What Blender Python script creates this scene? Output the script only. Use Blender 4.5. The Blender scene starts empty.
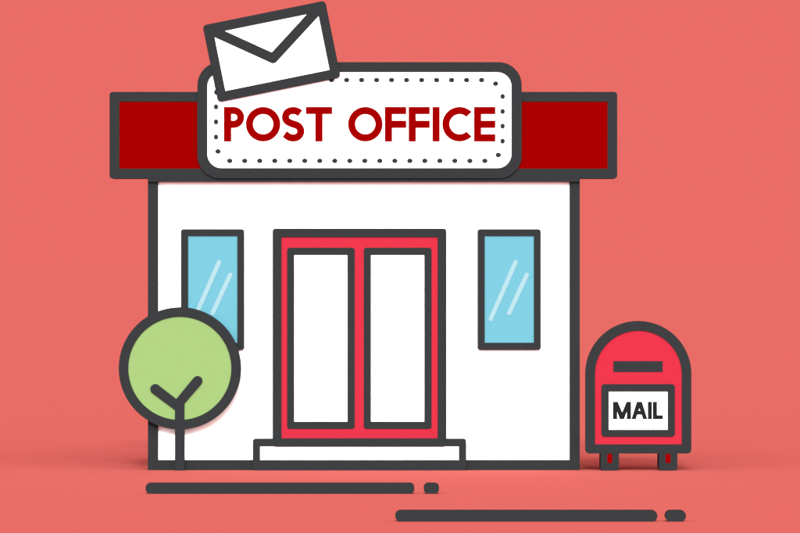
import bpy, bmesh, math
from mathutils import Vector, Matrix
from mathutils.geometry import tessellate_polygon

# ---------------------------------------------------------------- camera, sky, sun, exposure
S = bpy.context.scene
COL = S.collection
DIST, ZC, FPX = 40.0, 2.035, 4000.0          # eye 40 m in front of the facade, about 2 m up, long lens

cam = bpy.data.objects.new('camera', bpy.data.cameras.new('camera'))
COL.objects.link(cam)
cam.location = (0, -DIST, ZC)
cam.rotation_euler = (math.radians(90), 0, 0)
cam.data.sensor_width = 36
cam.data.lens = FPX / 800 * 36
cam.data.clip_start = 0.5
cam.data.clip_end = 20000
S.camera = cam

def lin(c):
    c = c / 255
    return c / 12.92 if c <= 0.04045 else ((c + 0.055) / 1.055) ** 2.4
def rgb(h):
    return tuple(lin(int(h[i:i + 2], 16)) for i in (0, 2, 4))

SKY = rgb('E96D66')
w = bpy.data.worlds.new('World')
S.world = w
w.use_nodes = True
nt = w.node_tree
nt.nodes.clear()
N, L = nt.nodes.new, nt.links.new
tc = N('ShaderNodeTexCoord'); sep = N('ShaderNodeSeparateXYZ'); L(tc.outputs['Generated'], sep.inputs[0])
def mrange(src, a, b, ta, tb):
    m = N('ShaderNodeMapRange'); m.interpolation_type = 'SMOOTHSTEP'
    for k, v in (('From Min', a), ('From Max', b), ('To Min', ta), ('To Max', tb)): m.inputs[k].default_value = v
    L(src, m.inputs['Value']); return m.outputs['Result']
def mth(op, a, b):
    m = N('ShaderNodeMath'); m.operation = op
    for i, v in enumerate((a, b)):
        if isinstance(v, (int, float)): m.inputs[i].default_value = v
        else: L(v, m.inputs[i])
    return m.outputs[0]
far = mrange(sep.outputs['Y'], -0.25, 0.0, 0, 1)       # the coral sky stands behind and beside the building
coral = far
zp = mth('MAXIMUM', mth('SUBTRACT', mth('MULTIPLY', sep.outputs['Z'], 0.68), mth('MULTIPLY', sep.outputs['Y'], 0.733)), 0.0)
lum = mth('ADD', mth('MULTIPLY', mth('POWER', zp, 24.0), 7.0), 3.1)   # white fill half added behind the viewer, with a brighter lobe high up
cmb = N('ShaderNodeCombineXYZ')
for i in range(3): L(lum, cmb.inputs[i])
mix = N('ShaderNodeMix'); mix.data_type = 'RGBA'
L(coral, mix.inputs['Factor'])
L(cmb.outputs[0], mix.inputs[6]); mix.inputs[7].default_value = (*SKY, 1)
bg = N('ShaderNodeBackground'); L(mix.outputs[2], bg.inputs['Color']); bg.inputs['Strength'].default_value = 1
out = N('ShaderNodeOutputWorld'); L(bg.outputs[0], out.inputs['Surface'])

sun = bpy.data.objects.new('sun', bpy.data.lights.new('sun', 'SUN'))
COL.objects.link(sun)
sun.data.energy = 3.6
sun.data.angle = math.radians(9)
sun.data.color = (1, 0.985, 0.96)
sun.rotation_euler = (math.radians(90 - 30), 0, 0)        # soft sun behind the viewer
sun.location = (0, -30, 12)

S.view_settings.view_transform = 'Standard'
S.view_settings.look = 'None'
S.view_settings.exposure = 0
S.view_settings.gamma = 1
S.view_settings.use_curve_mapping = False
S.render.engine = 'CYCLES'
S.cycles.use_denoising = True
S.cycles.max_bounces = 6
S.cycles.filter_width = 1.5

# ---------------------------------------------------------------- materials
def mat(name, col, rough=0.75, spec=0.0):
    m = bpy.data.materials.new(name); m.use_nodes = True
    b = m.node_tree.nodes['Principled BSDF']
    b.inputs['Base Color'].default_value = (*col, 1)
    b.inputs['Roughness'].default_value = rough
    b.inputs['Specular IOR Level'].default_value = spec
    return m
M = dict(
    ground=mat('coral_ground', (0.2983, 0.0658, 0.0577)),
    white=mat('white_paint', (0.9, 0.9, 0.9)),
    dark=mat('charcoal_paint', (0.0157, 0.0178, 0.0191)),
    ink=mat('black_lettering', (0.0083, 0.0094, 0.0092)),
    dred=mat('dark_red_paint', (0.1253, 0.0000, 0.0000)),
    red=mat('bright_red_paint', (0.2708, 0.0138, 0.0267)),
    green=mat('leaf_green', (0.1388, 0.2285, 0.0803)),
    cyan=mat('window_glass', (0.0701, 0.2175, 0.2705)),
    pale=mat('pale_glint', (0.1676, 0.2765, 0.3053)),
)

# ---------------------------------------------------------------- helpers
def P(px, py, y=0.0):                        # drawing units (1 = 1 cm on the facade) -> a point on the plane y
    s = (DIST + y) / FPX
    return Vector(((px - 400) * s, y, ZC + (266.5 - py) * s))
def K(y): return (DIST + y) / FPX

def link(name, me, m, parent):
    o = bpy.data.objects.new(name, me); COL.objects.link(o)
    if m: me.materials.append(m)
    if parent: o.parent = parent
    return o
def thing(name, label, cat, loc=(0, 0, 0), group=None):
    o = bpy.data.objects.new(name, None); COL.objects.link(o)
    o.location = loc; o.empty_display_size = 0.2
    o['label'] = label; o['category'] = cat
    if group: o['group'] = group
    return o
def origin(parent):
    v = Vector((0, 0, 0))
    while parent: v += parent.location; parent = parent.parent
    return v

def prism_bm(bm, loops, y0, y1):
    """solid between the planes y0 (front) and y1 (back); loops[0] outline, the rest holes, in drawing units at y0"""
    L3 = [[P(x, y, y0) for x, y in lp] for lp in loops]
    flat = [p for lp in L3 for p in lp]
    tris = tessellate_polygon([[Vector((p.x, p.z, 0)) for p in lp] for lp in L3])
    f = [bm.verts.new(p) for p in flat]
    b = [bm.verts.new((p.x, y1, p.z)) for p in flat]
    for t in tris:
        try: bm.faces.new([f[i] for i in t]); bm.faces.new([b[i] for i in reversed(t)])
        except ValueError: pass
    k = 0
    for lp in L3:
        n = len(lp)
        for i in range(n):
            a, c = k + i, k + (i + 1) % n
            bm.faces.new((f[a], f[c], b[c], b[a]))
        k += n
def box_bm(bm, x0, x1, y0, y1, z0, z1):
    bmesh.ops.create_cube(bm, size=1, matrix=Matrix.Translation(((x0 + x1) / 2, (y0 + y1) / 2, (z0 + z1) / 2))
                          @ Matrix.Diagonal((x1 - x0, y1 - y0, z1 - z0, 1)))
def done(name, bm, m, parent=None, smooth=False):
    bmesh.ops.recalc_face_normals(bm, faces=bm.faces[:])
    o = origin(parent)
    for v in bm.verts: v.co -= o
    me = bpy.data.meshes.new(name); bm.to_mesh(me); bm.free()
    if smooth:
        for p in me.polygons: p.use_smooth = True
    return link(name, me, m, parent)
def prism(name, loops, y0, y1, m, parent=None):
    bm = bmesh.new(); prism_bm(bm, loops, y0, y1); return done(name, bm, m, parent)

def grow(lp, d):                             # push a closed outline outwards by d (inwards if negative)
    n = len(lp); ar = sum(lp[i][0] * lp[(i + 1) % n][1] - lp[(i + 1) % n][0] * lp[i][1] for i in range(n))
    s = 1 if ar > 0 else -1; o = []
    for i in range(n):
        p = Vector(lp[i]); a = (p - Vector(lp[i - 1])); b = (Vector(lp[(i + 1) % n]) - p)
        if a.length < 1e-6 or b.length < 1e-6: o.append(tuple(p)); continue
        a.normalize(); b.normalize()
        na, nb = Vector((a.y, -a.x)) * s, Vector((b.y, -b.x)) * s
        m = na + nb
        o.append(tuple(p + m * (d / max(1 + na.dot(nb), 0.35))))
    return o
G = 0.3
def fat(loops, g=None):                      # outline outwards, holes inwards
    g = G if g is None else g
    return [grow(loops[0], g)] + [grow(l, -g) for l in loops[1:]]
def thick(loops): return [loops[0]] + [grow(l, -G) for l in loops[1:]]
def arc(cx, cy, r, a0, a1, n=24):            # degrees, y down as drawn
    return [(cx + r * math.cos(math.radians(a0 + (a1 - a0) * i / n)), cy + r * math.sin(math.radians(a0 + (a1 - a0) * i / n))) for i in range(n + 1)]
def circ(cx, cy, r, n=96):
    return [(cx + r * math.cos(2 * math.pi * i / n), cy + r * math.sin(2 * math.pi * i / n)) for i in range(n)]
def rect(x0, y0, x1, y1): return [(x0, y0), (x1, y0), (x1, y1), (x0, y1)]
def rrect(x0, y0, x1, y1, r, n=8):
    if r <= 0: return rect(x0, y0, x1, y1)
    return (arc(x0 + r, y0 + r, r, 180, 270, n) + arc(x1 - r, y0 + r, r, 270, 360, n)
            + arc(x1 - r, y1 - r, r, 0, 90, n) + arc(x0 + r, y1 - r, r, 90, 180, n))
def stroke(pts, wd):                         # a band of even width along a line, square ends
    l, r = [], []
    for i, p in enumerate(pts):
        a, b = pts[max(i - 1, 0)], pts[min(i + 1, len(pts) - 1)]
        d = Vector((b[0] - a[0], b[1] - a[1])).normalized()
        l.append((p[0] - d.y * wd / 2, p[1] + d.x * wd / 2)); r.append((p[0] + d.y * wd / 2, p[1] - d.x * wd / 2))
    return l + r[::-1]
def smooth_line(pts, n=5):
    q = [pts[0]] + list(pts) + [pts[-1]]; o = []
    for i in range(1, len(q) - 2):
        a, b, c, d = (Vector(v) for v in q[i - 1:i + 3])
        for k in range(n):
            t = k / n
            o.append(tuple(0.5 * (2 * b + (c - a) * t + (2 * a - 5 * b + 4 * c - d) * t * t + (3 * b - a - 3 * c + d) * t ** 3)))
    return o + [tuple(pts[-1])]
def capsule(p, q, r, n=10):
    a = math.degrees(math.atan2(q[1] - p[1], q[0] - p[0]))
    return arc(q[0], q[1], r, a - 90, a + 90, n) + arc(p[0], p[1], r, a + 90, a + 270, n)

# ---------------------------------------------------------------- ground
bm = bmesh.new()
g = 6000
bm.faces.new([bm.verts.new(v) for v in ((-g, -g, 0), (g, -g, 0), (g, g, 0), (-g, g, 0))])
o = done('ground', bm, M['ground']); o['kind'] = 'structure'

# ---------------------------------------------------------------- post office building
DEP = 1.8
FY = -0.05                                     # front of the roof band
bld = thing('post_office_building', 'white post office with charcoal edges, dark red roof band and red double door', 'building', (P(364, 470).x, 0.9, 0))
xl, xr = P(148, 0).x, P(579.7, 0).x
zb, zt = 0.0, P(0, 176).z
bm = bmesh.new(); box_bm(bm, xl + .03, xr - .03, 0.012, DEP - .012, 0.004, zt - .01)
wall = done('wall', bm, M['white'], bld)
# charcoal edges: four corner posts, a plinth band and a head band that run round the building
tw = 0.102
for x0, x1 in ((xl, xl + tw), (xr - tw, xr)):
    for y0, y1 in ((-.02, .09), (DEP - .09, DEP + .006)):
        bm = bmesh.new(); box_bm(bm, x0, x1, y0, y1, P(0, 459.9).z, P(0, 181.9).z); done('corner_post', bm, M['dark'], bld)
def band(name, z0, z1, yf=-.02):
    bm = bmesh.new()
    box_bm(bm, xl, xr, yf, .05, z0, z1); box_bm(bm, xl, xr, DEP - .05, DEP + .006, z0, z1)
    box_bm(bm, xl, xl + .05, .051, DEP - .051, z0, z1); box_bm(bm, xr - .05, xr, .051, DEP - .051, z0, z1)
    return done(name, bm, M['dark'], bld)
band('plinth', 0.001, P(0, 459.9).z)
band('head_band', P(0, 181.9).z, zt, FY + .001)

# roof band: a red parapet board wider than the walls, charcoal along its edges
FY = -0.05
def fx(px): return P(px, 0, FY).x
def fz(py): return P(0, py, FY).z
fx0, fx1, fz0, fz1 = fx(109.6), fx(617), fz(178.5), fz(92)
FB = FY + .24
bm = bmesh.new(); box_bm(bm, fx0 + .02, fx1 - .02, FY + .006, FB - .006, fz0 + .02, fz1 - .02)
fas = done('roof_band', bm, M['dred'], bld)
frame = [rrect(109.5, 91.9, 617.2, 178.6, 3.2), rect(119.3, 101.7, 607.6, 168.7)]
prism('front_edge', frame, FY, FY + .05, M['dark'], fas)
bm = bmesh.new(); prism_bm(bm, frame, FY, FY + .05)
for v in bm.verts: v.co.y = FY + FB - v.co.y
done('back_edge', bm, M['dark'], fas)
bm = bmesh.new(); box_bm(bm, xl + .01, xr - .01, FB + .002, DEP - .002, zt + .002, zt + .14); done('roof', bm, M['dark'], bld)

# windows
def window(dx):
    Wf = -0.014
    pane = prism('window', [rect(184 + dx, 232 + 0, 241 + dx, 346)], -.006, .05, M['cyan'], bld)
    prism('window_frame', fat([rrect(181.2 + dx, 229.4, 243.9 + dx, 349.6, 2.4), rect(187.8 + dx, 235.7, 237.6 + dx, 343)]), Wf, .03, M['dark'], pane)
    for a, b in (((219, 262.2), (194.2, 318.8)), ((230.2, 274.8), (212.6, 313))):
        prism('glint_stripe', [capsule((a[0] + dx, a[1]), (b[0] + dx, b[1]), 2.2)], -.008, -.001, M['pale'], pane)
window(0); window(296.6)

# double door
door = prism('door', [rect(277, 233, 442, 442)], -.020, .05, M['red'], bld)
prism('door_frame', fat([rrect(272.9, 228.8, 446.1, 443, 2.6), rect(281.2, 236.9, 438, 440.5)]), -.028, .04, M['dark'], door)
for x0, x1 in ((287.1, 354.7), (363.8, 431.6)):
    prism('door_panel', [rect(x0 + 3, 251, x1 - 3, 425)], -.0225, .03, M['white'], door)
    prism('panel_frame', thick([rrect(x0, 247.7, x1, 428.8, 2.8), rect(x0 + 6.9, 254.8, x1 - 7, 421.8)]), -.026, .02, M['dark'], door)

# step in front of the door
SY = -0.07
step = prism('step', [rect(256, 442, 463, 466)], SY + .004, -.012, M['white'], bld)
sb = 266.5 + ZC / K(SY)
prism('step_edge', [arc(255.4, 441.3, 2.6, 180, 270, 8) + arc(463.6, 441.3, 2.6, 270, 360, 8) + [(466.2, sb), (252.8, sb)], grow(rect(259.8, 446, 459.1, 460.3), -G)], SY, -.009, M['dark'], step)
prism('threshold', [rrect(273.1, 438.4, 446, 446.7, 2.6)], SY - .004, -.052, M['dark'], step)

# ---------------------------------------------------------------- shop sign on the roof band
QY = -0.068
c = P(364, 172, QY)
sg = thing('shop_sign', 'white POST OFFICE sign with rounded corners and dotted border on the roof band', 'sign', (c.x, (QY + FY) / 2, c.z))
prism('board', [rrect(202, 67, 517, 173, 18, 12)], QY + .008, FY - .001, M['white'], sg)
prism('sign_frame', thick([rrect(197.4, 62.2, 521.7, 178.4, 23, 16), rrect(207, 71.7, 511.8, 168.4, 14.5, 14)]), QY, FY - .002, M['dark'], sg)
bm = bmesh.new()
LY = QY + .004
def lt(*loops): prism_bm(bm, fat(loops), LY, QY + .009)
T, B = 107.2, 141.2
lt([(224.1, T)] + arc(233.7, 117.4, 10.2, -90, 90, 30) + [(231, 127.6), (231, B), (224.1, B)],
   [(231, 113.7)] + arc(233.9, 117.3, 3.6, -90, 90, 16) + [(231, 120.9)])
lt(circ(263.1, 124.15, 16.95), circ(263.1, 124.15, 10.35))
Spts = smooth_line([(299.9, 113.15), (297.3, 111.35), (293.6, 110.5), (289.4, 111.2), (286.5, 113.6), (285.5, 117), (286.5, 120.3), (289.5, 122.6),
                    (293.5, 124.1), (297.2, 125.4), (299.9, 127.9), (300.75, 131.2), (299.8, 134.6), (297.1, 137.1), (293.2, 137.9), (289.2, 137.1), (284.9, 134.2)])
lt(stroke(Spts, 6.6))
lt([(306.1, T), (331.9, T), (331.9, 113.7), (322.3, 113.7), (322.3, B), (315.5, B), (315.5, 113.7), (306.1, 113.7)])
lt(circ(365.3, 124.15, 16.95), circ(365.3, 124.15, 10.35))
for x0, x1 in ((385.1, 406), (408.9, 429.5)):
    lt([(x0, T), (x1, T), (x1, 113.8), (x0 + 6.7, 113.8), (x0 + 6.7, 120.9), (x1, 120.9), (x1, 127.6), (x0 + 6.7, 127.6), (x0 + 6.7, B), (x0, B)])
lt(rect(432.7, T, 439.4, B))
lt(arc(459.6, 124.15, 16.95, -46.5, -313.5, 60) + arc(459.6, 124.15, 10.35, -311, -49, 60))
lt([(474.3, T), (495.1, T), (495.1, 113.8), (480.9, 113.8), (480.9, 120.9), (495.1, 120.9), (495.1, 127.6), (480.9, 127.6), (480.9, 134.5), (495.1, 134.5), (495.1, B), (474.3, B)])
done('lettering', bm, M['dred'], sg)
dots = [(346.6 + 15 * i, 80) for i in range(10)] + [(331.6, 80), (495.6, 83.6), (502.6, 96.4), (502.6, 111.4), (502.6, 126.1), (502.6, 141.1), (498.3, 154.9)]
dots += [(229.7 + 15.01 * i, 160.8) for i in range(18)] + [(218, 151.4), (216, 137), (216, 121.9), (216, 106.8), (216.3, 92.2)]
for x, y in dots:
    col = x < 217 or x > 502
    sx, sy = (2.3, 2.6) if col else (2.75, 2.35)
    prism('border_dot', [[(x + sx * math.cos(a * math.pi / 8), y + sy * math.sin(a * math.pi / 8)) for a in range(16)]], LY, QY + .009, M['dark'], sg)

# ---------------------------------------------------------------- envelope leaning on the sign
EY = -0.08
c = P(219, 101, EY)
env = thing('envelope', 'white envelope with charcoal edges tilted on the top left corner of the sign', 'envelope', (c.x, EY + .03, c.z))
ec, ang, hw, hh = (271.6, 51.5), math.radians(-11.45), 62.6, 39.2
def ep(u, v): return (ec[0] + u * math.cos(ang) - v * math.sin(ang), ec[1] + u * math.sin(ang) + v * math.cos(ang))
def eloop(lp): return [ep(u, v) for u, v in lp]
prism('paper', [eloop(rect(-hw + 4, -hh + 4, hw - 4, hh - 4))], EY + .005, QY - .002, M['white'], env)
prism('envelope_edge', [eloop(rrect(-hw, -hh, hw, hh, 4)), grow(eloop(rect(-hw + 9.2, -hh + 9.4, hw - 9.2, hh - 9.4)), -G)], EY, QY - .003, M['dark'], env)
bm = bmesh.new()
v0 = ep(0.2, 6.6)
V = [(-hw + 6, -hh + 5.2), (0, 7.0), (hw - 6, -hh + 5.2)]
def flap():
    a, m_, b = V; wd = 9.4
    def off(p, q, s):
        d = (Vector(q) - Vector(p)).normalized(); n = Vector((-d.y, d.x)) * s * wd / 2
        return Vector(p) + n, Vector(q) + n, d
    up = [off(a, m_, -1), off(m_, b, -1)]; dn = [off(a, m_, 1), off(m_, b, 1)]
    def meet(A, Bq):
        p, _, d = A; q, _, e = Bq
        t = ((q.x - p.x) * e.y - (q.y - p.y) * e.x) / (d.x * e.y - d.y * e.x); return p + d * t
    mu, md = meet(*up), meet(*dn)
    low = arc(m_[0], m_[1], wd / 2, 118, 52, 8)
    return [tuple(up[0][0]), tuple(mu), tuple(up[1][1]), tuple(dn[1][1])] + low[::-1] + [tuple(dn[0][0])]
prism_bm(bm, [grow(eloop(flap()), 0.25)], EY + .001, EY + .007)
done('flap_fold', bm, M['dark'], env)

# ---------------------------------------------------------------- mailbox
MY = -0.10
c = P(638.4, 469.8, MY)
mb = thing('mailbox', 'red round-topped mailbox with charcoal rim and white MAIL plate beside the building', 'mailbox', (c.x, MY + .12, 0))
cx = 638.4
def dome(x0, y_bot, r, ctr, rb):
    return arc(cx, ctr, r, 180, 360, 48) + (arc(cx + r - rb, y_bot - rb, rb, 0, 90, 6) + arc(cx - r + rb, y_bot - rb, rb, 90, 180, 6) if rb else [(cx + r, y_bot), (cx - r, y_bot)])
prism('body', [dome(0, 450.5, 49.5, 374, 2)], MY + .0, MY + .26, M['red'], mb)
prism('rim', [dome(0, 453.5, 53, 374, 4), dome(0, 444.3, 43.4, 374, 0)], MY - .008, MY + .05, M['dark'], mb)
prism('mail_slot', [rect(613.4, 361.1, 662.6, 371.9)], MY - .004, MY + .02, M['dark'], mb)
pl = prism('name_plate', [rect(604, 387, 672, 434)], MY - .002, MY + .02, M['white'], mb)
prism('plate_frame', thick([rrect(601.4, 384.1, 674.9, 436.6, 3.4), rect(608.5, 391.2, 668, 430)]), MY - .008, MY + .019, M['dark'], pl)
bm = bmesh.new()
def mt(*loops): prism_bm(bm, fat(loops, 0.22), MY - .004, MY - .001)
t, b = 401.9, 418.9
mt([(613.1, t), (617.7, t), (622.2, 412.6), (626.7, t), (630.9, t), (630.9, b), (626.9, b), (626.9, 411.5), (623.9, b), (620, b), (617.1, 411.5), (617.1, b), (613.1, b)])
mt([(631.7, b), (637, t), (641.8, t), (647.1, b), (643.2, b), (641.8, 414.4), (637.1, 414.4), (635.7, b)], [(639.4, 407.6), (640.5, 410.9), (638.3, 410.9)])
mt(rect(648, t, 651.8, b))
mt([(653, t), (656.8, t), (656.8, 415.3), (662.8, 415.3), (662.8, b), (653, b)])
done('lettering', bm, M['ink'], pl)
for x0, x1 in ((600.6, 619), (658.9, 677.4)):
    bot = 266.5 + ZC / K(MY)
    lp = [(x0, 452), (x1, 452)] + arc(x1 - 3, bot - 3.2, 3, 0, 90, 6) + arc(x0 + 3, bot - 3.2, 3, 90, 180, 6)
    ft = prism('foot', [lp], MY - .006, MY + .24, M['dark'], mb)
    xm = (x0 + x1) / 2
    prism('foot_inset', [rrect(xm - 2.5, 453.8, xm + 2.5, 463, 1)], MY - .008, MY - .005, M['dred'], ft)

# ---------------------------------------------------------------- round tree before the left corner
TY = -0.088
c = P(179.7, 472, TY)
tr = thing('round_tree', 'light green round tree with charcoal forked trunk before the left front corner', 'tree', (c.x, TY + .035, 0))
crown = prism('crown', [circ(179.8, 368.3, 55)], TY, TY + .065, M['green'], tr)
bm = bmesh.new()                              # charcoal rim round the crown, softly rounded
prism_bm(bm, [circ(179.8, 368.3, 61.1), circ(179.8, 368.3, 51.5)], TY - .006, TY + .067)
done('crown_rim', bm, M['dark'], crown)
RY = TY - .012                                 # forked trunk: one flat-fronted board with rounded ends
base_y = 266.5 + ZC / K(RY)
def tan_pt(c, r, ang): return (c[0] + r * math.cos(math.radians(ang)), c[1] + r * math.sin(math.radians(ang)))
def branch_end(c, r, d, n=14):                # half circle closing a branch that points along d (degrees)
    return arc(c[0], c[1], r, d - 90, d + 90, n)
ltip, rtip = (155.25, 389.0), (197.5, 380.85)
ld = math.degrees(math.atan2(389.0 - 408.0, 155.25 - 180.3)); rd = math.degrees(math.atan2(380.85 - 401.4, 197.5 - 179.2))
outline = ([(174.9, base_y), (174.9, 409.8)] + branch_end(ltip, 5.0, ld) + [(176.2, 398.9)] + branch_end(rtip, 4.9, rd) + [(184.4, 403.5), (184.4, base_y)])
prism('trunk', [outline], RY, TY + .05, M['dark'], tr)

# ---------------------------------------------------------------- shadow lines built as low dark bars on the ground in front
def shadow_line_bar(x0, x1, ybot, h, r, label):
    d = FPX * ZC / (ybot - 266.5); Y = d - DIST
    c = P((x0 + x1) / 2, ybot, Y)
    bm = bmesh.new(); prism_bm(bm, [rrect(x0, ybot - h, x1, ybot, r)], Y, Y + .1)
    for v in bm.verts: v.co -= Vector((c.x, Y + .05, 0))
    me = bpy.data.meshes.new('shadow_line_bar'); bmesh.ops.recalc_face_normals(bm, faces=bm.faces[:]); bm.to_mesh(me); bm.free()
    o = link('shadow_line_bar', me, M['dark'], None); o.location = (c.x, Y + .05, .002)
    o['label'] = label; o['category'] = 'ground bar'; o['group'] = 'charcoal bars built as shadow lines on the ground in front'
shadow_line_bar(145.6, 414.3, 493.8, 10.6, 4.4, 'long charcoal shadow line on the ground just below the building front')
shadow_line_bar(423.8, 439.1, 493.8, 10.6, 4.4, 'short charcoal shadow-line stub at the right end of the upper shadow line')
shadow_line_bar(395.2, 657.4, 521.6, 11.0, 5.2, 'long charcoal shadow line lowest on the ground, reaching under the mailbox')
shadow_line_bar(665.4, 686, 521.6, 11.0, 5.2, 'short charcoal shadow-line stub right of the lowest shadow line, below the mailbox')
